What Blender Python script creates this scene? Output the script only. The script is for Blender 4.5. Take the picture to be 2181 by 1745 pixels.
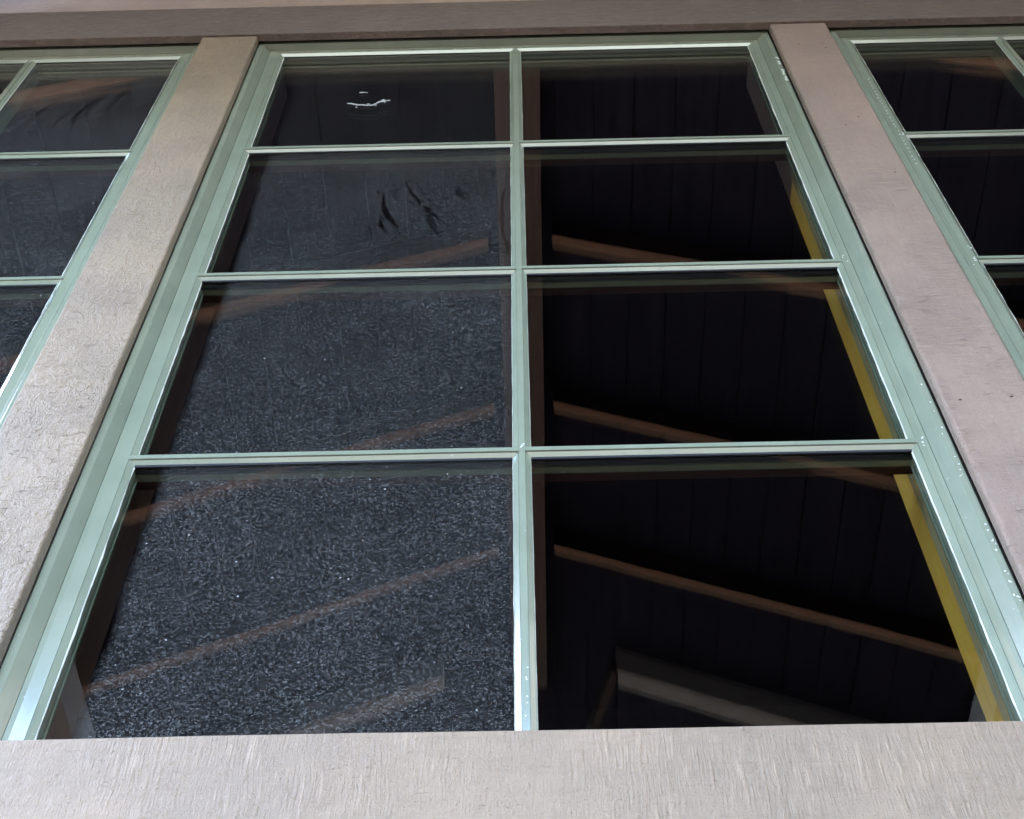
import bpy, bmesh, math, random
from mathutils import Vector, Matrix, noise
random.seed(7)
S = bpy.context.scene
for o in list(bpy.data.objects): bpy.data.objects.remove(o)
C = S.collection
CZ = 1.50                     # eye height; every z below is written relative to the eye and lifted by CZ
R = math.radians

# ---------------------------------------------------------------- camera
cd = bpy.data.cameras.new('camera'); cam = bpy.data.objects.new('camera', cd); C.objects.link(cam); S.camera = cam
yaw, pitch, roll = -0.0175, 0.9664, -0.0067
fw = Vector((math.sin(yaw)*math.cos(pitch), math.cos(yaw)*math.cos(pitch), math.sin(pitch)))
rt = Vector((math.cos(yaw), -math.sin(yaw), 0)); up = rt.cross(fw)
r2 = rt*math.cos(roll) + up*math.sin(roll); u2 = -rt*math.sin(roll) + up*math.cos(roll)
M = Matrix((r2, u2, -fw)).transposed().to_4x4(); M.translation = Vector((0.0079, -1.33, CZ))
cam.matrix_world = M
cd.sensor_width = 36; cd.lens = 36*2960/2181; cd.clip_start = .05; cd.clip_end = 3000

# ---------------------------------------------------------------- sky, sun, exposure
SUN_EL, SUN_AZ = R(46), R(298)        # azimuth clockwise from +Y: to the left, a little behind the house
w = bpy.data.worlds.new('World'); S.world = w; w.use_nodes = True
nt = w.node_tree; bg = nt.nodes['Background']
sk = nt.nodes.new('ShaderNodeTexSky'); sk.sky_type = 'NISHITA'; sk.sun_disc = False
sk.sun_elevation = SUN_EL; sk.sun_rotation = SUN_AZ; sk.air_density = 1.0; sk.dust_density = 1.6
nt.links.new(sk.outputs[0], bg.inputs[0]); bg.inputs[1].default_value = .15
sl = bpy.data.lights.new('sun', 'SUN'); sl.energy = 2.4; sl.angle = R(.5); sl.color = (1, .95, .88)
so = bpy.data.objects.new('sun', sl); C.objects.link(so)
sd = Vector((math.sin(SUN_AZ)*math.cos(SUN_EL), math.cos(SUN_AZ)*math.cos(SUN_EL), math.sin(SUN_EL)))
so.rotation_euler = sd.to_track_quat('Z', 'Y').to_euler(); so.location = (0, -6, 12)
S.view_settings.view_transform = 'Standard'; S.view_settings.look = 'None'
S.view_settings.exposure = 4.35; S.view_settings.gamma = 1
S.render.engine = 'CYCLES'
S.cycles.max_bounces = 12; S.cycles.transparent_max_bounces = 16; S.cycles.diffuse_bounces = 5; S.cycles.glossy_bounces = 6

# ---------------------------------------------------------------- node helpers
class N:
    def __init__(s, name):
        s.m = bpy.data.materials.new(name); s.m.use_nodes = True; s.t = s.m.node_tree; s.t.nodes.clear()
        s.out = s.t.nodes.new('ShaderNodeOutputMaterial')
        s.co = s.t.nodes.new('ShaderNodeTexCoord').outputs['Object']
    def n(s, typ, props=None, **inp):
        nd = s.t.nodes.new('ShaderNode'+typ)
        for k, v in (props or {}).items(): setattr(nd, k, v)
        for k, v in inp.items():
            key = int(k[1:]) if k[0] == 'i' and k[1:].isdigit() else k.replace('_', ' ')
            s.set(nd.inputs[key], v)
        return nd
    def set(s, sock, v):
        if hasattr(v, 'is_output'): s.t.links.new(v, sock)
        else: sock.default_value = v
    def math(s, op, a, b=0.0, c=0.0, clamp=False):
        nd = s.n('Math', dict(operation=op, use_clamp=clamp), i0=a, i1=b)
        if op in ('MULTIPLY_ADD', 'SMOOTH_MIN', 'COMPARE'): s.set(nd.inputs[2], c)
        return nd.outputs[0]
    def map(s, scale=(1, 1, 1), rot=(0, 0, 0), loc=(0, 0, 0), src=None):
        return s.n('Mapping', None, Vector=src or s.co, Scale=scale, Rotation=rot, Location=loc).outputs[0]
    def noise(s, vec, scale, detail=4, rough=.55, dist=0, typ='FBM'):
        return s.n('TexNoise', dict(noise_type=typ), Vector=vec, Scale=scale, Detail=detail, Roughness=rough, Distortion=dist).outputs[0]
    def ramp(s, f, stops):
        nd = s.n('ValToRGB', None, Fac=f); e = nd.color_ramp.elements
        while len(e) < len(stops): e.new(.5)
        for el, (p, c) in zip(e, stops):
            el.position = p; el.color = (c, c, c, 1) if isinstance(c, (int, float)) else (*c, 1)
        return nd.outputs[0]
    def mix(s, f, a, b, mode='MIX'):
        nd = s.n('Mix', dict(data_type='RGBA', blend_type=mode)); s.set(nd.inputs[0], f)
        for sock, v in ((nd.inputs[6], a), (nd.inputs[7], b)): s.set(sock, (*v, 1) if isinstance(v, tuple) and len(v) == 3 else v)
        return nd.outputs[2]
    def bump(s, h, dist, strength=1.0, normal=None):
        nd = s.n('Bump', None, Height=h, Distance=dist, Strength=strength)
        if normal: s.set(nd.inputs['Normal'], normal)
        return nd.outputs[0]
    def bsdf(s, color, rough, normal=None, spec=.5, metal=0):
        nd = s.n('BsdfPrincipled', None, Base_Color=(*color, 1) if isinstance(color, tuple) and len(color) == 3 else color, Roughness=rough, Metallic=metal)
        nd.inputs['Specular IOR Level'].default_value = spec
        if normal: s.set(nd.inputs['Normal'], normal)
        s.t.links.new(nd.outputs[0], s.out.inputs[0]); return nd


def mat_trim(name, col, along, seed, saw=1.0, curl=1.0, rough=.42, grain_k=.7, warp=.06, relief=.003, lump=.0045, weave=0):
    """rough-sawn board under satin paint; `along` is the axis the board runs along (0 = x, 2 = z)"""
    m = N(name)
    base = m.map(loc=(seed*3.1, seed, seed*1.7))
    wn = m.n('TexNoise', None, Vector=base, Scale=14, Detail=2).outputs[1]
    wv = m.n('VectorMath', dict(operation='SCALE'), i0=wn, Scale=warp).outputs[0]
    v = m.n('VectorMath', dict(operation='ADD'), i0=base, i1=wv).outputs[0]
    if along == 2: s_saw, s_grain, s_crack = (18, 60, 260), (160, 60, 14), (30, 60, 330)
    else: s_saw, s_grain, s_crack = (260, 60, 18), (14, 60, 160), (120, 60, 560)
    sawn = m.noise(m.map(scale=s_saw, src=v), 1, 3, .6)
    sawmask = m.ramp(m.noise(base, 6.5, 2), [(.42, .12), (.62, 1.0)])
    grain = m.noise(m.map(scale=s_grain, src=v), 1, 5, .65)
    fine = m.noise(base, 420, 3, .7)
    cur = m.noise(base, 105, 4, .6, 1.6, 'RIDGED_MULTIFRACTAL')
    curmask = m.ramp(m.noise(m.map(loc=(4, 2, 9)), 7, 3), [(.40, .15), (.62, 1.0)])
    crack = m.ramp(m.noise(m.map(scale=s_crack, src=v), 1, 2, .5), [(.25, 1.0), (.38, 0.0)])
    crmask = m.ramp(m.noise(m.map(loc=(1, 5, 3)), 24, 3), [(.38, 0.0), (.62, 1.0)])
    cr = m.math('MULTIPLY', crack, crmask)
    h = m.math('MULTIPLY', m.math('MULTIPLY', sawn, sawmask), 1.3*saw)
    h = m.math('MULTIPLY_ADD', grain, grain_k, h)
    h = m.math('MULTIPLY_ADD', fine, .55, h)
    h = m.math('MULTIPLY_ADD', m.math('MULTIPLY', cur, curmask), .5*curl, h)
    h = m.math('MULTIPLY_ADD', cr, -.35 if weave == 1 else -.9, h)
    if weave == 1:
        h = m.math('MULTIPLY_ADD', m.noise(m.map(scale=(420, 60, 40), src=v), 1, 2), .4, h)
    nrm = m.bump(h, relief, 1.0)
    nrm = m.bump(m.noise(base, 55, 3), lump, .8, nrm)
    big = m.noise(base, 5, 4)
    c = m.mix(m.ramp(big, [(.35, 0.0), (.68, 1.0)]), tuple(k*.90 for k in col), (col[0]*1.10, col[1]*1.07, col[2]*1.03))
    c = m.mix(m.math('MULTIPLY', cr, .05 if weave == 1 else .2), c, tuple(k*.35 for k in col))
    c = m.mix(m.ramp(grain, [(.4, .16), (.62, 0.0)]), c, tuple(k*.6 for k in col))
    if weave == 2:
        c = m.mix(m.math('MULTIPLY', m.ramp(m.noise(m.map(scale=(22, 60, 210), src=v), 1, 4, .7), [(.50, 0.0), (.66, 1.0)]), .5), c, tuple(k*1.7 for k in col))
        c = m.mix(m.math('MULTIPLY', m.ramp(m.noise(m.map(scale=(16, 60, 150), src=v, loc=(3, 3, 3)), 1, 4, .7), [(.52, 0.0), (.66, 1.0)]), .45), c, tuple(k*.5 for k in col))
    glint = m.ramp(m.noise(base, 300, 2, .8), [(.68, 0.0), (.80, .5)])  # scattered bright glints painted into the colour
    c = m.mix(glint, c, tuple(min(1, k*1.9) for k in col))
    # highlights on the raised grain, painted pale into the colour
    r1 = m.math('MULTIPLY', m.ramp(cur, [(.45, 0.0), (.85, 1.0)]), m.math('MULTIPLY', curmask, .55*min(1, curl)))
    r2 = m.math('MULTIPLY', m.ramp(sawn, [(.56, 0.0), (.72, 1.0)]), m.math('MULTIPLY', sawmask, .45*min(1, saw)))
    c = m.mix(m.math('MAXIMUM', r1, r2), c, tuple(min(.85, k*1.75) for k in col))
    dk = m.math('MULTIPLY', m.ramp(sawn, [(.30, 1.0), (.44, 0.0)]), m.math('MULTIPLY', sawmask, .30*min(1, saw)))
    c = m.mix(dk, c, tuple(k*.5 for k in col))
    m.bsdf(c, m.math('MULTIPLY_ADD', fine, .25, rough-.12), nrm, .5)
    return m.m

def mat_green(name='sage_paint'):
    m = N(name)
    a = m.noise(m.co, 9, 4); b = m.noise(m.co, 260, 2)
    dirt = m.ramp(m.noise(m.map(scale=(70, 70, 9)), 1, 4, .6), [(.56, 0.0), (.74, .35)])
    c = m.mix(m.ramp(a, [(.3, 0.0), (.7, 1.0)]), (.258, .290, .210), (.300, .335, .246))
    c = m.mix(dirt, c, (.19, .23, .19))
    c = m.mix(m.ramp(m.noise(m.co, 95, 2, .6), [(.72, 0.0), (.76, .35)]), c, (.62, .72, .66))
    p = m.bsdf(c, m.math('MULTIPLY_ADD', a, .14, .14), m.bump(b, .0002, .5), .9)
    p.inputs['Coat Weight'].default_value = 1; p.inputs['Coat Roughness'].default_value = .1; p.inputs['Coat IOR'].default_value = 1.6
    return m.m

def mat_plain(name, col, rough=.5, scale=30, var=.12, bump=.0005, spec=.4, streak=None):
    m = N(name)
    v = m.map(scale=streak) if streak else m.map(scale=(scale,)*3)
    a = m.noise(v, 1, 5, .6)
    c = m.mix(m.ramp(a, [(.3, 0.0), (.7, 1.0)]), tuple(k*(1-var) for k in col), tuple(min(1, k*(1+var)) for k in col))
    m.bsdf(c, rough, m.bump(a, bump, .8), spec)
    return m.m

def mat_pine(name, c0, c1):
    m = N(name)
    v = m.map(scale=(30, 30, 3.2))
    g = m.noise(v, 1, 5, .6, .6); g2 = m.noise(m.map(scale=(160, 160, 5)), 1, 3)
    kn = m.n('TexVoronoi', dict(feature='F1'), Vector=m.map(scale=(3, 3, 2.2)), Scale=1).outputs[0]
    c = m.mix(m.ramp(g, [(.35, 0.0), (.65, 1.0)]), c0, c1)
    c = m.mix(m.ramp(g2, [(.4, .25), (.6, 0.0)]), c, tuple(k*.6 for k in c0))
    c = m.mix(m.ramp(kn, [(.06, .8), (.13, 0.0)]), c, tuple(k*.3 for k in c0))
    m.bsdf(c, .4, m.bump(g2, .0003, .6), .4)
    return m.m

def mat_glass(name, dusty):
    m = N(name)
    geo = m.n('NewGeometry')
    wav = m.bump(m.noise(m.co, 2.3, 1), .0009, .35)
    dt = m.n('VectorMath', dict(operation='DOT_PRODUCT'), i0=geo.outputs['Normal'], i1=geo.outputs['Incoming']).outputs['Value']
    k = m.math('SUBTRACT', 1, m.math('ABSOLUTE', dt), clamp=True)
    fr = m.math('MULTIPLY_ADD', m.math('POWER', k, 5.0), .957, .043, clamp=True)
    tr = m.n('BsdfTransparent', None, Color=(.955, .975, .965, 1)).outputs[0]
    gl = m.n('BsdfGlossy', None, Color=(1, 1, 1, 1), Roughness=0.0, Normal=wav).outputs[0]
    mx = m.n('MixShader', None, i0=fr, i1=tr, i2=gl).outputs[0]
    if dusty:
        dens = m.n('Attribute', dict(attribute_name='dust')).outputs['Fac']
        base = m.co
        rid = m.noise(m.map(scale=(250, 20, 330), rot=(0, R(8), 0)), 1, 3, .62, 1.4)
        rid2 = m.noise(m.map(scale=(420, 20, 520)), 1, 2, .6, .6)
        f = m.math('MULTIPLY', m.ramp(rid, [(.50, .03), (.64, 1.0)]), m.ramp(rid2, [(.36, .12), (.62, 1.0)]))
        cl = m.ramp(m.noise(m.map(loc=(3, 3, 3)), 11, 4, .6), [(.3, .8), (.7, 1.1)])
        sp = m.ramp(m.n('TexVoronoi', dict(feature='F1'), Vector=m.map(scale=(46, 46, 46)), Scale=1).outputs[0], [(.05, 1.0), (.095, 0.0)])
        sel = m.ramp(m.noise(m.map(loc=(8, 1, 2)), 60, 1), [(.60, 0.0), (.64, 1.0)])
        f = m.math('MULTIPLY', f, cl)
        f = m.math('MULTIPLY', m.math('MULTIPLY_ADD', f, DUST_GAIN, DUST_HAZE), dens)
        f = m.math('MULTIPLY_ADD', m.math('MULTIPLY', sp, sel), m.math('MULTIPLY', dens, .5), f)
        d = m.n('BsdfDiffuse', None, Color=(.58, .57, .56, 1)).outputs[0]
        mx = m.n('MixShader', None, i0=m.math('MULTIPLY', f, 1.0, clamp=True), i1=mx, i2=d).outputs[0]
    m.t.links.new(mx, m.out.inputs[0])
    return m.m
DUST_GAIN, DUST_HAZE = .28, .010

TAUPE = (.385, .285, .195)
MT = dict(
    post_l=mat_trim('painted_post', TAUPE, 2, 1.3, .5, 1.6, .38, .7, .06, .0055, .006),
    post_r=mat_trim('painted_post_sawn', (.355, .25, .195), 2, 4.1, 1.5, .35, .42, .4, .02, .0028, .003),
    sill=mat_trim('painted_sill', (.375, .272, .19), 0, 2.2, .9, .2, .46, .5, .012, .0026, .003, 1),
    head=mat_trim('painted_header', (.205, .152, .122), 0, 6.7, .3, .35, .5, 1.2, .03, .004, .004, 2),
    tan=mat_trim('painted_frieze', (.46, .33, .24), 0, 8.2, .3, .2, .5),
    green=mat_green(), glass=mat_glass('window_glass', False), dusty=mat_glass('dusty_glass', True),
    pine=mat_pine('yellow_pine', (.86, .43, .06), (.95, .56, .10)),
    pine_shade=mat_pine('shaded_pine', (.085, .045, .035), (.13, .07, .05)),  # lining wood with shade put into the colour, a darkened pine
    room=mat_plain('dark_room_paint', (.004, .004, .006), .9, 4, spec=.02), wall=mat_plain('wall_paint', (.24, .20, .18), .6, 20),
    ceil=mat_plain('stained_ceiling_boards', (.040, .036, .056), .6, var=.25, spec=.03, streak=(30, 3, 30)),
    rafter_face=mat_plain('shaded_timber', (.05, .018, .012), .5, var=.25, streak=(4, 60, 60)),  # rafter sides: darker copy of the undersides, shade put into the colour
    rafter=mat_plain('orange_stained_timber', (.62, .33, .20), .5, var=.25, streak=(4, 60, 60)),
    ridge=mat_plain('brown_stained_timber', (.17, .105, .085), .5, var=.25, streak=(50, 4, 50)),
    grey=mat_plain('grey_painted_timber', (.46, .39, .37), .5, var=.15, streak=(5, 50, 50)),
    seal=mat_plain('pale_sealant', (.66, .66, .58), .35, 80, .1), gasket=mat_plain('black_gasket', (.02, .02, .022), .5, 60),
    white=mat_plain('white_splash', (.42, .43, .43), .7, 150, .15),
    leaf=mat_plain('sky_block_leaf', (.05, .08, .03), .8, 6, .5, .05),
    bounce_block_deck=mat_plain('bounce_block_boards', (.06, .045, .035), .7, var=.3, streak=(20, 1.5, 20)),
    stop=mat_plain('weathered_stop', (.55, .42, .24), .25, .45, bump=.002, spec=.8, streak=(40, 40, 5)),
    sky_block=mat_plain('sky_block_siding', (.07, .055, .05), .7, var=.2, streak=(12, 12, 2)),
    ground=mat_plain('dry_ground', (.065, .052, .040), .9, 2.5, .15, .002),
)

# ---------------------------------------------------------------- object helpers
def link(name, bm, m, parent=None, smooth=False):
    me = bpy.data.meshes.new(name)
    bmesh.ops.recalc_face_normals(bm, faces=bm.faces); bm.to_mesh(me); bm.free()
    for x in (m if isinstance(m, (list, tuple)) else [m]): me.materials.append(x)
    o = bpy.data.objects.new(name, me); C.objects.link(o)
    if parent: o.parent = parent
    if smooth:
        for p in me.polygons: p.use_smooth = True
    return o
def thing(name, label, cat, loc=(0, 0, 0), group=None):
    o = bpy.data.objects.new(name, None); C.objects.link(o); o.location = loc; o.empty_display_size = .1
    return tag(o, label, cat, group, 'thing')
def tag(o, label, cat, group=None, kind=None):
    if label: o['label'] = label
    if cat: o['category'] = cat
    if group: o['group'] = group
    if kind: o['kind'] = kind
    return o
def box(bm, x0, x1, y0, y1, z0, z1):
    v = [bm.verts.new((x, y, z)) for x in (x0, x1) for y in (y0, y1) for z in (z0, z1)]
    for a in ((0, 1, 3, 2), (4, 6, 7, 5), (0, 4, 5, 1), (2, 3, 7, 6), (0, 2, 6, 4), (1, 5, 7, 3)): bm.faces.new([v[i] for i in a])
    return bm
def board(x0, x1, y0, y1, z0, z1, r=.003, seg=3, wob=.0006, step=.05, seed=0):
    """a sawn board: eased edges, and an edge line that is not perfectly straight"""
    bm = bmesh.new(); box(bm, x0, x1, y0, y1, z0, z1)
    bmesh.ops.bevel(bm, geom=list(bm.edges), offset=r, segments=seg, profile=.5, affect='EDGES')
    ax = 2 if (z1-z0) > (x1-x0) else 0
    lo, hi = (z0, z1) if ax == 2 else (x0, x1)
    n = int((hi-lo)/step)
    nrm = Vector((0, 0, 1)) if ax == 2 else Vector((1, 0, 0))
    for i in range(1, n):
        p = Vector((0, 0, 0)); p[ax] = lo+(hi-lo)*i/n
        bmesh.ops.bisect_plane(bm, geom=bm.verts[:]+bm.edges[:]+bm.faces[:], plane_co=p, plane_no=nrm)
    for v in bm.verts:
        q = v.co*4.0+Vector((seed*7.3, 0, seed)); q2 = v.co*17+Vector((seed, 3, 1))
        d = noise.noise(q)*wob*1.6+noise.noise(q2)*wob*.6
        if ax == 2: v.co.x += d*(1 if v.co.x > (x0+x1)/2 else -1)
        else: v.co.z += d*(1 if v.co.z > (z0+z1)/2 else -1)
    return bm
def loft(bm, rings, closed=True):
    """rings of equal length joined with quads"""
    vs = [[bm.verts.new(p) for p in r] for r in rings]
    n = len(vs[0])
    for a, b in zip(vs, vs[1:]):
        for i in range(n if closed else n-1):
            j = (i+1) % n
            bm.faces.new((a[i], a[j], b[j], b[i]))
    return vs
def rect(x0, x1, z0, z1, y): return [(x0, y, z0), (x1, y, z0), (x1, y, z1), (x0, y, z1)]

# ---------------------------------------------------------------- the windows
ZB, P = 1.2060, 0.6059        # height of the lowest bar line above the eye, and the spacing of the bars
GY = .0072                    # front face of the glass
BEV = .0085
ZG0, ZTOP = 1.190, 3.6413     # glass bottom, inner edge of the top rail
def bar_section():            # (across, y): groove, flat, groove, bevels down to the glass
    return [(-.0145, GY), (-.0062, .0012), (-.0060, .0022), (-.0052, .0022), (-.0050, -.0012), (.0050, -.0012), (.0052, .0022), (.0060, .0022), (.0062, .0012), (.0145, GY)]
def end_off(y): return max(0, (y+.0012)/(GY+.0012))*BEV

def dust_at(x, z, gx, lite):
    """amount of dust on the outer face of the glass, 0..1; x,z in window coordinates"""
    d = lite['dens']
    d *= 1+.3*noise.noise(Vector((x*5, 2, z*5)))
    if lite.get('edge'):                       # clean strip along the stile
        e = lite['edge']; t = (x-e+.010*noise.noise(Vector((1, x, z*9))))/.016
        d *= max(0, min(1, t))
    t = (lite['z1']-z)/.045; d *= .35+.65*max(0, min(1, t))
    t = (lite['x1']-x)/.02; d *= .55+.45*max(0, min(1, t))
    for (x0, z0, x1, z1, wd, k) in lite.get('wipes', ()):
        ax, az = x-x0, z-z0; bx, bz = x1-x0, z1-z0
        L2 = bx*bx+bz*bz; t = max(0, min(1, (ax*bx+az*bz)/L2))
        bend = .010*math.sin(t*3.1)
        dd = math.hypot(ax-bx*t+bend, az-bz*t)
        ww = wd*(.35+.9*math.sin(math.pi*min(1, max(0, t*.9+.06))))*(1+.5*noise.noise(Vector((x*60, 0, z*60))))
        d *= 1-k*max(0, min(1, (ww-dd)/(.5*ww)+.5))
    return max(0, min(1.3, d))

def make_window(name, xc, gl, gr, zc, label, lites, jambs, tilt=0.0):
    """gl, gr: distance from the centre bar to the left and right edge of the glass"""
    T = thing(name, label, 'window', (xc, 0, CZ), 'green window units side by side')
    L, Rr = -gl, gr
    # weather frame with a splayed reveal
    bm = bmesh.new()
    def rg(dl, dr, top, bot, y): return rect(L-dl, Rr+dr, bot, top, y)
    fl = dict(mid=(.069, .0567), side=(.0605, .0605))[zc]
    sp = dict(mid=(.0534, .0429), side=(.045, .045))[zc]
    fa = dict(mid=(.0391, .0277), side=(.031, .031))[zc]
    loft(bm, [rg(fl[0], fl[1], 3.705, 1.12, .03), rg(fl[0], fl[1], 3.705, 1.12, -.0175), rg(fl[0]-.0015, fl[1]-.0015, 3.7035, 1.1215, -.019),
              rg(sp[0]+.0012, sp[1]+.0012, 3.6662, 1.14, -.019), rg(sp[0], sp[1], 3.665, 1.141, -.018), rg(fa[0]+.0005, fa[1]+.0005, 3.6642, 1.15, .0), rg(fa[0]+.0005, fa[1]+.0005, 3.6642, 1.15, .03)])
    frame = link('frame', bm, MT['green'], T)
    # sash: flat face with a faint hollow, groove, bead
    bm = bmesh.new()
    b = .0088; h = b+.0006
    loft(bm, [rg(fa[0], fa[1], 3.6638, 1.151, .028), rg(fa[0], fa[1], 3.6638, 1.151, .0006), rg(fa[0]-.0006, fa[1]-.0006, 3.6632, 1.152, .0),
              rg(fa[0]-.008, fa[1]-.006, 3.657, 1.158, .0009), rg(h+.005, h+.004, 3.647, 1.165, .0002), rg(h+.0008, h+.0008, 3.6421, 1.170, 0),
              rg(h+.0006, h+.0006, 3.6419, 1.1705, .0018), rg(h, h, 3.6415, 1.171, .0018), rg(b, b, ZTOP, 1.1712, .0),
              rg(.0004, .0004, ZTOP-.0080, ZG0-.006, GY-.0015), rg(0, 0, ZTOP-.0086, ZG0-.005, GY+.0005), rg(0, 0, ZTOP-.0086, ZG0-.005, GY+.02)])
    sash = link('sash', bm, MT['green'], T)
    # centre bar
    sec = bar_section(); bm = bmesh.new()
    loft(bm, [[(a, y, 1.1712-(.0 if y < 0 else 0)) for a, y in sec], [(a, y, ZTOP-end_off(y)-.0002) for a, y in sec]], closed=False)
    link('centre_bar', bm, MT['green'], T)
    # cross bars, left and right of the centre bar, mitred at both ends
    for k in (1, 2, 3):
        z = ZB+k*P-CZ*0
        for s, x_end in ((-1, gl+b), (1, gr+b)):
            bm = bmesh.new(); dz = .0004*s
            r0 = [(s*(.0050+end_off(y)+.0003), y-.0002, z+a+dz) for a, y in sec]; r1 = [(s*(x_end-end_off(y)+.0006), y-.0002, z+a+dz) for a, y in sec]
            n = 24
            rings = []
            for i in range(n+1):
                t = i/n; sag = .0006*noise.noise(Vector((s*t*3+k, k, xc)))
                rings.append([(p[0]+(q[0]-p[0])*t, p[1]+(q[1]-p[1])*t, p[2]+sag) for p, q in zip(r0, r1)])
            loft(bm, rings, closed=False)
            link('cross_bar', bm, MT['green'], T)
    # inner grille behind the glass
    bm = bmesh.new()
    box(bm, -.0145, .0145, .0262, .057, 1.12, 3.66)
    link('inner_centre_bar', bm, MT['green'], T)
    for k in (1, 2, 3):
        z = ZB+k*P
        for s, x_end in ((-1, gl+.018), (1, gr+.018)):
            bm = bmesh.new(); a, c_ = sorted((s*.0138, s*x_end)); box(bm, a, c_, .0268, .0385, z-.0150, z+.0150); box(bm, a, c_, .0387, .0565, z-.0135, z+.0135)
            for f in bm.faces: f.material_index = 0 if f.calc_center_median().y < .0386 else 1
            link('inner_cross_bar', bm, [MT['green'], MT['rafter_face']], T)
    bm = bmesh.new()
    loft(bm, [rg(0.018, .018, 3.70, 1.12, .032), rg(-.001, -.001, ZTOP-.012, 1.16, .032), rg(-.001, -.001, ZTOP-.014, 1.16, .036), rg(.004, .004, ZTOP-.006, 1.155, .050), rg(.018, .018, 3.70, 1.12, .050)])
    link('inner_sash', bm, MT['green'], T)
    # wood lining of the opening, each side a board of its own
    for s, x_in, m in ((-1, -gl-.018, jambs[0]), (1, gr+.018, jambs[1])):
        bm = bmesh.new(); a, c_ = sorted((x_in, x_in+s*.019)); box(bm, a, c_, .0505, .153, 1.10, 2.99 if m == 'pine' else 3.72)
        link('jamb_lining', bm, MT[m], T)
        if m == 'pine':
            bm = bmesh.new(); box(bm, a, c_, .0505, .153, 2.992, 3.72); link('shaded_jamb_lining', bm, MT['pine_shade'], T)  # shade at the top of the jamb, put into a darker wood colour
            bm = bmesh.new(); box(bm, x_in-.0025, x_in+.001, .0508, .094, 1.10, 2.99); link('sash_stop', bm, MT['stop'], T)
    bm = bmesh.new(); box(bm, -gl-.018, gr+.018, .0507, .0575, 3.66, 3.70); link('head_lining', bm, MT['pine_shade'], T)
    # glass
    zs = [ZG0]+[ZB+k*P for k in (1, 2, 3)]+[ZTOP-.008]
    ov = .003
    for row in range(4):
        for side in (0, 1):
            x0, x1 = ((L-ov, -.0145+ov), (.0145-ov, Rr+ov))[side]
            z0 = zs[row]+(.0145-ov if row else -ov); z1 = zs[row+1]-(.0145-ov if row < 3 else -ov)
            lt = lites.get((row, side))
            bm = bmesh.new()
            y = GY+.0006
            if lt:
                lt = dict(lt, x0=x0, x1=x1, z0=z0, z1=z1)
                st = lt.get('st', .0035); nx, nz = int((x1-x0)/st), int((z1-z0)/st)
                lay = bm.verts.layers.float.new('dust')
                g = []
                for j in range(nz+1):
                    rowv = []
                    for i in range(nx+1):
                        px, pz = x0+(x1-x0)*i/nx, z0+(z1-z0)*j/nz
                        v = bm.verts.new((px, y, pz)); v[lay] = dust_at(px, pz, 0, lt); rowv.append(v)
                    g.append(rowv)
                for j in range(nz):
                    for i in range(nx): bm.faces.new((g[j][i], g[j][i+1], g[j+1][i+1], g[j+1][i]))
                bk = [bm.verts.new(p) for p in rect(x0, x1, z0, z1, y+.004)]
                f = bm.faces.new(bk[::-1]); f.material_index = 1
                for a_, b_, edge in ((0, 1, g[0]), (2, 3, g[-1][::-1])):
                    f = bm.faces.new([bk[a_], bk[b_]]+edge[::-1]); f.material_index = 2
                for a_, b_, edge in ((1, 2, [r[-1] for r in g]), (3, 0, [r[0] for r in g][::-1])):
                    f = bm.faces.new([bk[a_], bk[b_]]+edge[::-1]); f.material_index = 2
                pane = link('glass_pane', bm, [MT['dusty'], MT['glass'], MT['gasket']], T)
                pane['label'] = 'dusty glass pane'
            else:
                box(bm, x0, x1, y, y+.004, z0, z1)
                for f in bm.faces: f.material_index = 0 if abs(f.calc_center_median().y-(y+.002)) > .001 else 1
                pane = link('glass_pane', bm, [MT['glass'], MT['gasket']], T)
            bm = bmesh.new(); box(bm, x0, x1, y+.014, y+.018, z0, z1)
            for f in bm.faces:
                if abs(f.calc_center_median().y-(y+.016)) < .001: f.material_index = 1
            link('inner_glass', bm, [MT['glass'], MT['gasket']], pane)
            # thin bead of sealant round the edge, a little uneven
            bm = bmesh.new()
            xa, xb = ((L, -.0145), (.0145, Rr))[side]; za = zs[row]+(.0145 if row else 0); zb2 = zs[row+1]-(.0145 if row < 3 else -.0006)
            def strip(p0, p1, inward, wd):
                n = 60; a1, a2, a3 = [], [], []
                for i in range(n+1):
                    t = i/n; q = p0+(p1-p0)*t
                    k_ = wd*(.75+.6*noise.noise(q*23)+.4*max(0, noise.noise(q*90)))
                    a1.append(q+Vector((0, -.0016, 0))); a2.append(q+inward*k_*.6+Vector((0, -.0012, 0))); a3.append(q+inward*k_+Vector((0, .0004, 0)))
                loft(bm, [[tuple(v) for v in a] for a in (a1, a2, a3)], closed=False)
            yv = y
            strip(Vector((xa, yv, za)), Vector((xa, yv, zb2)), Vector((1, 0, 0)), .0022 if side == 0 else .0008)
            strip(Vector((xb, yv, zb2)), Vector((xb, yv, za)), Vector((-1, 0, 0)), .0024 if side == 1 else .0008)
            strip(Vector((xb, yv, za)), Vector((xa, yv, za)), Vector((0, 0, 1)), .0008)
            link('sealant', bm, MT['seal'], pane)
            bm = bmesh.new(); box(bm, xa+.001, xb-.001, y-.0022, y-.0001, zb2-.0042, zb2+.001); box(bm, xa-.004, xb+.004, y+.0044, y+.0136, zb2-.0025, zb2+.012 if row < 3 else zb2+.004); link('gasket', bm, MT['gasket'], pane)
    return T

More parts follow.
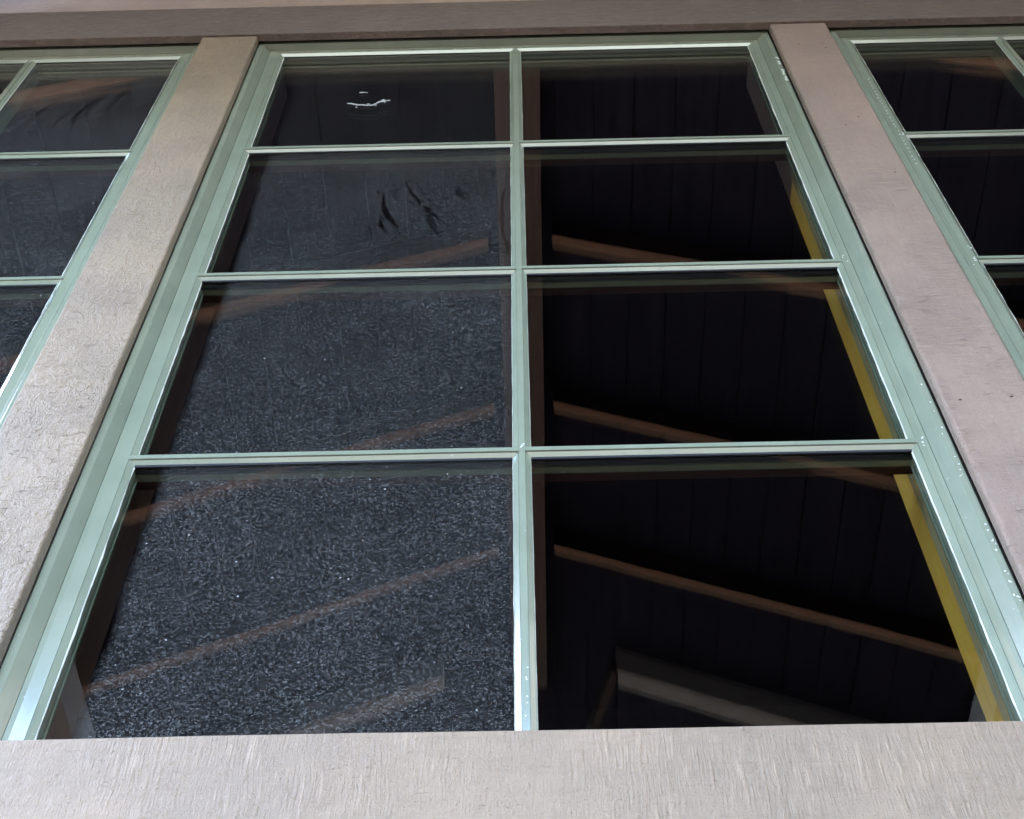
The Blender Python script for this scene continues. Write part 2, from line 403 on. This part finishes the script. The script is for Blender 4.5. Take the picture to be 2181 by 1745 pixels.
wr = random.Random(11)
W = [(-.2948, 2.768, -.2509, 2.6165, .006, .9), (-.2819, 2.8022, -.195, 2.6703, .0028, .85), (-.2493, 2.8361, -.1646, 2.6525, .0045, .9),
     (-.2212, 2.8168, -.1277, 2.6506, .003, .85), (-.19, 2.72, -.165, 2.58, .006, .6), (-.245, 2.60, -.27, 2.47, .0025, .6),
     (-.150, 2.4523, -.095, 2.4793, .006, .85), (-.1018, 2.4793, -.010, 2.439, .004, .8), (-.03, 2.78, -.02, 2.50, .004, .8), (-.155, 2.447, -.12, 2.452, .005, .8)]
for i in range(9):
    x, z = wr.uniform(-.33, -.12), wr.uniform(2.62, 2.84); W.append((x, z, x+wr.uniform(.02, .07), z-wr.uniform(.05, .12), wr.uniform(.0028, .0048), wr.uniform(.6, .95)))
for i in range(12):
    x, z = wr.uniform(-.30, -.16), wr.uniform(2.74, 2.83); W.append((x, z, x+wr.uniform(.05, .14), z-wr.uniform(.10, .20), wr.uniform(.002, .003), wr.uniform(.4, .65)))
for i in range(7):
    x, z = wr.uniform(-.11, -.03), wr.uniform(2.44, 2.52); W.append((x, z, x+wr.uniform(.02, .06), z-wr.uniform(-.01, .03), wr.uniform(.003, .005), wr.uniform(.5, .9)))
W2 = [(-.134, 2.285, -.012, 2.322, .005, .93), (-.114, 2.271, -.012, 2.275, .004, .8), (-.05, 2.30, -.012, 2.25, .003, .8),
      (-.30, 2.05, -.27, 1.93, .003, .3)]
mid = make_window('window', 0.0, .6262, .6270, 'mid', 'large middle window with green frame and eight panes between the two brown posts',
    {(3, 0): dict(dens=.26, edge=-.575), (2, 0): dict(st=.0022, dens=.78, edge=-.578, wipes=W), (1, 0): dict(st=.0022, dens=.85, edge=-.580, wipes=W2), (0, 0): dict(dens=1.0, edge=-.580)}, ('pine_shade', 'pine'))  # left jamb's shade and right jamb's light are put into the wood colours
LW = []
for i in range(16):
    x, z = wr.uniform(.10, .34), wr.uniform(3.28, 3.50); LW.append((x, z, x-wr.uniform(.01, .05), z-wr.uniform(.08, .2), wr.uniform(.002, .005), wr.uniform(.3, .7)))
left = make_window('window', -1.313, .401, .401, 'side', 'window left of the left brown post, its panes hazy with dust',
    {(3, 1): dict(dens=.85, wipes=LW), (2, 1): dict(dens=.85), (1, 1): dict(dens=.85), (3, 0): dict(dens=.5), (2, 0): dict(dens=.8)}, ('pine_shade', 'pine_shade'))
right = make_window('window', 1.3045, .394, .394, 'side', 'window right of the right brown post with clear dark panes', {}, ('pine_shade', 'pine_shade'))

# white splash on the upper left pane of the middle window
def blob_mesh(bm, c, rx, rz, y, seed, n=14, h=.0012, rot=0):
    cv = bm.verts.new((c[0], y-h, c[1])); ring = []
    for i in range(n):
        a = 2*math.pi*i/n; k = 1+.45*noise.noise(Vector((math.cos(a)*1.3+seed, math.sin(a)*1.3, seed*2)))
        px, pz = rx*k*math.cos(a), rz*k*math.sin(a)
        ring.append(bm.verts.new((c[0]+px*math.cos(rot)-pz*math.sin(rot), y, c[1]+px*math.sin(rot)+pz*math.cos(rot))))
    for i in range(n): bm.faces.new((cv, ring[(i+1) % n], ring[i]))
pane_tl = [o for o in mid.children if o.name.startswith('glass_pane') and o.data.vertices[0].co.x < -.3 and o.data.vertices[0].co.z > 3.0][0]
bm = bmesh.new()
ys = GY+.0004
for i, (px, pz, rx, rz, rr) in enumerate([(-.415, 3.300, .009, .0035, -.2), (-.402, 3.294, .010, .004, -.3), (-.388, 3.290, .011, .004, 0), (-.372, 3.287, .010, .004, .1), (-.360, 3.287, .008, .004, .4),
        (-.352, 3.294, .005, .004, .6), (-.344, 3.305, .008, .004, .7), (-.334, 3.311, .010, .0045, .3), (-.322, 3.314, .007, .003, .2), (-.392, 3.372, .008, .004, .1), (-.380, 3.370, .004, .002, 0), (-.398, 3.277, .002, .006, 0), (-.335, 3.318, .006, .003, .9), (-.329, 3.303, .003, .002, 0), (-.350, 3.283, .003, .002, 0), (-.370, 3.296, .004, .002, 0)]):
    blob_mesh(bm, (px, pz), rx, rz, ys, i*1.7, rot=rr)
link('bird_dropping', bm, MT['white'], pane_tl)

# flecks of pale paint on the frames
bm = bmesh.new(); rnd = random.Random(5)
def flecks(x, z0, z1, n, dx, y, smin=.0007, smax=.0019):
    for i in range(n):
        z = rnd.uniform(z0, z1); blob_mesh(bm, (x+rnd.gauss(0, dx), z), rnd.uniform(smin, smax), rnd.uniform(smin, smax)*1.5, y, rnd.random()*20, n=8, h=.0006)
for z0, z1, n in ((1.42, 1.58, 15), (1.60, 1.78, 5), (1.80, 1.95, 6), (1.25, 1.42, 5)): flecks(.6767, z0, z1, n, .0018, -.0191)
flecks(.6475, 1.80, 1.83, 4, .0025, -.0003); flecks(.645, 2.41, 2.44, 3, .002, -.0003)
for z0, z1 in ((3.43, 3.50), (3.36, 3.39), (3.31, 3.35)): flecks(.6775, z0, z1, 9, .0012, -.0191, .002, .004)
link('paint_fleck', bm, MT['seal'], mid)['kind'] = 'stuff'
bm = bmesh.new()
for i in range(6): blob_mesh(bm, (.0005+rnd.gauss(0, .0016), 1.24+i*.018+rnd.uniform(-.009, .009)), rnd.uniform(.0008, .0016), rnd.uniform(.001, .0018), -.0014, i*2.2, n=8, h=.0005)
for i in range(3): blob_mesh(bm, (.002*i-.001, 1.817+.004*i), .002, .002, -.0016, i*3.2, n=8, h=.0006)
link('paint_fleck', bm, MT['seal'], mid)['kind'] = 'stuff'
bm = bmesh.new(); rnd = random.Random(9)
for i in range(26): blob_mesh(bm, (-.394-.020+rnd.gauss(0, .0008), 2.86+i*.020+rnd.uniform(-.004, .004)), rnd.uniform(.001, .002), rnd.uniform(.0015, .003), -.0003, i*2.2, n=8, h=.0006)
for i in range(9): blob_mesh(bm, (-.394-.014+rnd.gauss(0, .004), 2.42+rnd.gauss(0, .018)), rnd.uniform(.001, .003), rnd.uniform(.001, .003), -.0005, i*2.2, n=8, h=.0008)
for i in range(4): blob_mesh(bm, (-.394-.012+rnd.gauss(0, .002), 3.025+rnd.gauss(0, .006)), rnd.uniform(.001, .003), rnd.uniform(.001, .003), -.0005, i*2.2, n=8, h=.0008)
link('paint_fleck', bm, MT['seal'], right)['kind'] = 'stuff'

# ---------------------------------------------------------------- trim boards
def lift(o): o.location = (0, 0, CZ); o['kind'] = 'thing'; return o
o = lift(link('trim_board', board(-.844, -.6937, -.045, -.022, 1.10, 3.6605, .004, seed=1), MT['post_l'], smooth=False))
tag(o, 'vertical brown trim board between the left and middle windows, painted surface wavy and blistered', 'trim board', 'vertical trim boards between windows')
o = lift(link('trim_board', board(.6834, .835, -.045, -.022, 1.10, 3.6605, .006, seed=4), MT['post_r']))
tag(o, 'vertical reddish brown trim board between the middle and right windows, with fine saw marks across', 'trim board', 'vertical trim boards between windows')
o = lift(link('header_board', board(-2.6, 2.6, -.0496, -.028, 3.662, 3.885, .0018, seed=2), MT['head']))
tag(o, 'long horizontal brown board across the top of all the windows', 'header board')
o = lift(link('sill_board', board(-2.6, 2.6, -.0465, -.0225, .80, 1.1725, .003, seed=3, wob=.0008), MT['sill']))
tag(o, 'wide horizontal taupe board running below the windows', 'sill board')
o = lift(link('frieze_board', board(-2.6, 2.6, -.035, -.012, 3.8905, 4.3, .004, seed=6), MT['tan']))
tag(o, 'tan board above the brown header along the top left of the picture', 'frieze board')

post = [x for x in bpy.data.objects if x.name.startswith('trim_board')][1]
for i, (px, pz) in enumerate([(.713, 1.862), (.7975, 1.868), (.789, 3.02), (.752, 2.975), (.805, 2.72), (.735, 3.50), (.80, 3.47)]):
    bm = bmesh.new(); blob_mesh(bm, (px, pz), .0032, .002, -.0452, i*1.3, n=10, h=.0008, rot=.3)
    link('nail_head', bm, MT['gasket'], post)
# ---------------------------------------------------------------- wall and the dark room behind
T = thing('house_wall', 'taupe wall that carries the windows and the trim boards', 'wall', (0, 0, CZ))
bm = bmesh.new()
edges = [(-5.2, -1.79), (-.835, -.70), (.695, .835), (1.775, 5.2)]
for a, b in edges: box(bm, a, b, .031, .15, 1.115, 3.72)
box(bm, -5.2, 5.2, -.010, .15, -CZ, 1.115); box(bm, -5.2, 5.2, -.010, .058, 3.721, 5.2)
link('siding', bm, MT['wall'], T)
bm = bmesh.new()
box(bm, -3.2, 3.2, 4.0, 4.1, -CZ, 5.2); box(bm, -3.3, -3.201, .151, .6, -CZ, 5.2); box(bm, -3.3, -3.201, 3.2, 4.1, -CZ, 5.2); box(bm, -3.3, -3.201, .6, 3.2, 2.4, 5.2); box(bm, -3.3, -3.201, .6, 3.2, -CZ, .5); box(bm, 3.201, 3.3, .151, 4.1, -CZ, 5.2)  # gap in the unseen left wall, added to light the right jamb
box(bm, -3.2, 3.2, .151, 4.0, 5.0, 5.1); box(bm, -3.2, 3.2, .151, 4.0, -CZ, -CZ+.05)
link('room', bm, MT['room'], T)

# ---------------------------------------------------------------- gabled porch roof over the viewer (seen mirrored in the glass)
H, SL = 4.70, .466
def yy(v): return .024-(v*H-1.33)
YEND = yy(1.14)
LEAN = R(1.2)                 # the porch has settled a little to one side
T = thing('porch_roof', 'gabled porch roof of grooved boards and rafters over the entrance, mirrored in the panes', 'porch roof', (math.sin(LEAN)*H, 0, CZ+H-math.cos(LEAN)*H))
T.rotation_euler = (0, -LEAN, 0)
for s in (-1, 1):
    bm = bmesh.new(); n = 16; wd = .138
    prof = []
    for i in range(n):
        x0, x1 = i*wd, (i+1)*wd
        for x, dz in ((x0+.004, 0), (x1-.004, 0), (x1-.0038, .010), (x1+.0038, .010)): prof.append((s*x, H+.155-x*SL+dz))
    a = [bm.verts.new((x, -.055, z)) for x, z in prof]; b = [bm.verts.new((x, YEND, z)) for x, z in prof]
    at = [bm.verts.new((x, -.055, z)) for x, z in ((prof[0][0], prof[0][1]+.06), (prof[-1][0], prof[-1][1]+.06))]
    bt = [bm.verts.new((x, YEND, z)) for x, z in ((prof[0][0], prof[0][1]+.06), (prof[-1][0], prof[-1][1]+.06))]
    for i in range(len(a)-1): bm.faces.new((a[i], a[i+1], b[i+1], b[i]))
    bm.faces.new((at[0], at[1], bt[1], bt[0])); bm.faces.new([a[0], at[0], bt[0], b[0]]); bm.faces.new([a[-1], at[1], bt[1], b[-1]])
    bm.faces.new(a+[at[1], at[0]]); bm.faces.new(b+[bt[1], bt[0]])
    link('ceiling_boards', bm, MT['ceil'], T)
bm = bmesh.new(); box(bm, -.080, .080, yy(1.021), -.058, H-.055, H+.12); link('ridge_beam', bm, MT['ridge'], T)
XB, ZBm = 1.76*H/4.70, H/1.211
for s in (-1, 1):
    bm = bmesh.new(); a, b = sorted((s*XB, s*(XB+.22))); box(bm, a, b, YEND, -.058, ZBm-.20, ZBm+.0); link('eave_beam', bm, MT['grey'], T)
def rafter(name, v, wd, dep, m, x0=.0805, x1=2.1, drop=0):
    for s in (-1, 1):
        bm = bmesh.new(); y0 = yy(v)
        pts = [(s*x0, H-x0*SL-drop), (s*x1, H-x1*SL-drop), (s*x1, H-x1*SL+dep-drop), (s*x0, H-x0*SL+dep-drop)]
        loft(bm, [[(x, y0, z) for x, z in pts], [(x, y0-wd, z) for x, z in pts]])
        for y in (y0, y0-wd): bm.faces.new([bm.verts.new((x, y, z)) for x, z in pts])
        bmesh.ops.remove_doubles(bm, verts=bm.verts, dist=1e-5)
        bmesh.ops.recalc_face_normals(bm, faces=bm.faces)
        for f in bm.faces: f.material_index = 0 if f.normal.z < -.5 else 1  # lit tone below, shaded tone on the other faces, painted by face
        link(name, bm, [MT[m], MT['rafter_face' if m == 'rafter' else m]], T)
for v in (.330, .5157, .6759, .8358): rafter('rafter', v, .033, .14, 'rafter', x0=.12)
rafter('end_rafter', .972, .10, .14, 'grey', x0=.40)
for s in (1,):
    bm = bmesh.new(); y0 = yy(.978)
    loft(bm, [[(.37*s, y0, H-.17), (.41*s, y0, H-.17), (.41*s, y0, H-.10), (.37*s, y0, H-.10)], [(.19*s, y0-.7, H-.17), (.23*s, y0-.7, H-.17), (.23*s, y0-.7, H-.10), (.19*s, y0-.7, H-.10)]])
    link('brace', bm, MT['rafter_face'], T)

# a wing wall added unseen to keep sky light off the right
bm = bmesh.new(); box(bm, 2.75, 2.95, -6.5, -.011, -CZ, 5.0)
o = lift(link('sky_block_wall', bm, MT['sky_block'])); tag(o, 'brown wall added out of view as a wing that closes the right side of the porch', 'wall')

# unseen trees added along the left to block the low sky
bm = bmesh.new(); tr = random.Random(3)
for i in range(26):
    cx_, cy_ = -11+tr.uniform(-1.5, 1.5), 6-i*1.1
    hgt = tr.uniform(5.5, 7.5)
    for k in range(5):
        res = bmesh.ops.create_icosphere(bm, subdivisions=3, radius=tr.uniform(1.2, 2.0), matrix=Matrix.Translation((cx_+tr.uniform(-1, 1), cy_+tr.uniform(-1, 1), 1+(hgt-2)*k/4)))
        for v in res['verts']: v.co += Vector((1, 1, 1))*0 + (v.co-Vector((cx_, cy_, hgt*k/5))).normalized()*.5*noise.noise(v.co*1.7)
o = link('sky_block_trees', bm, MT['leaf']); tag(o, None, None, kind='stuff')

# ---------------------------------------------------------------- ground
dk = bmesh.new()
for i in range(34): box(dk, -3.2+i*.174, -3.2+i*.174+.168, -5.6, -.012, -CZ+.02, -CZ+.06)  # unseen dark floor added to cut light bouncing up from the ground
o = link('bounce_block_deck', dk, MT['bounce_block_deck']); tag(o, None, None, kind='structure'); o.location.z = CZ
bm = bmesh.new(); bmesh.ops.create_grid(bm, x_segments=8, y_segments=8, size=600)
g = link('ground', bm, MT['ground']); tag(g, None, None, kind='structure')
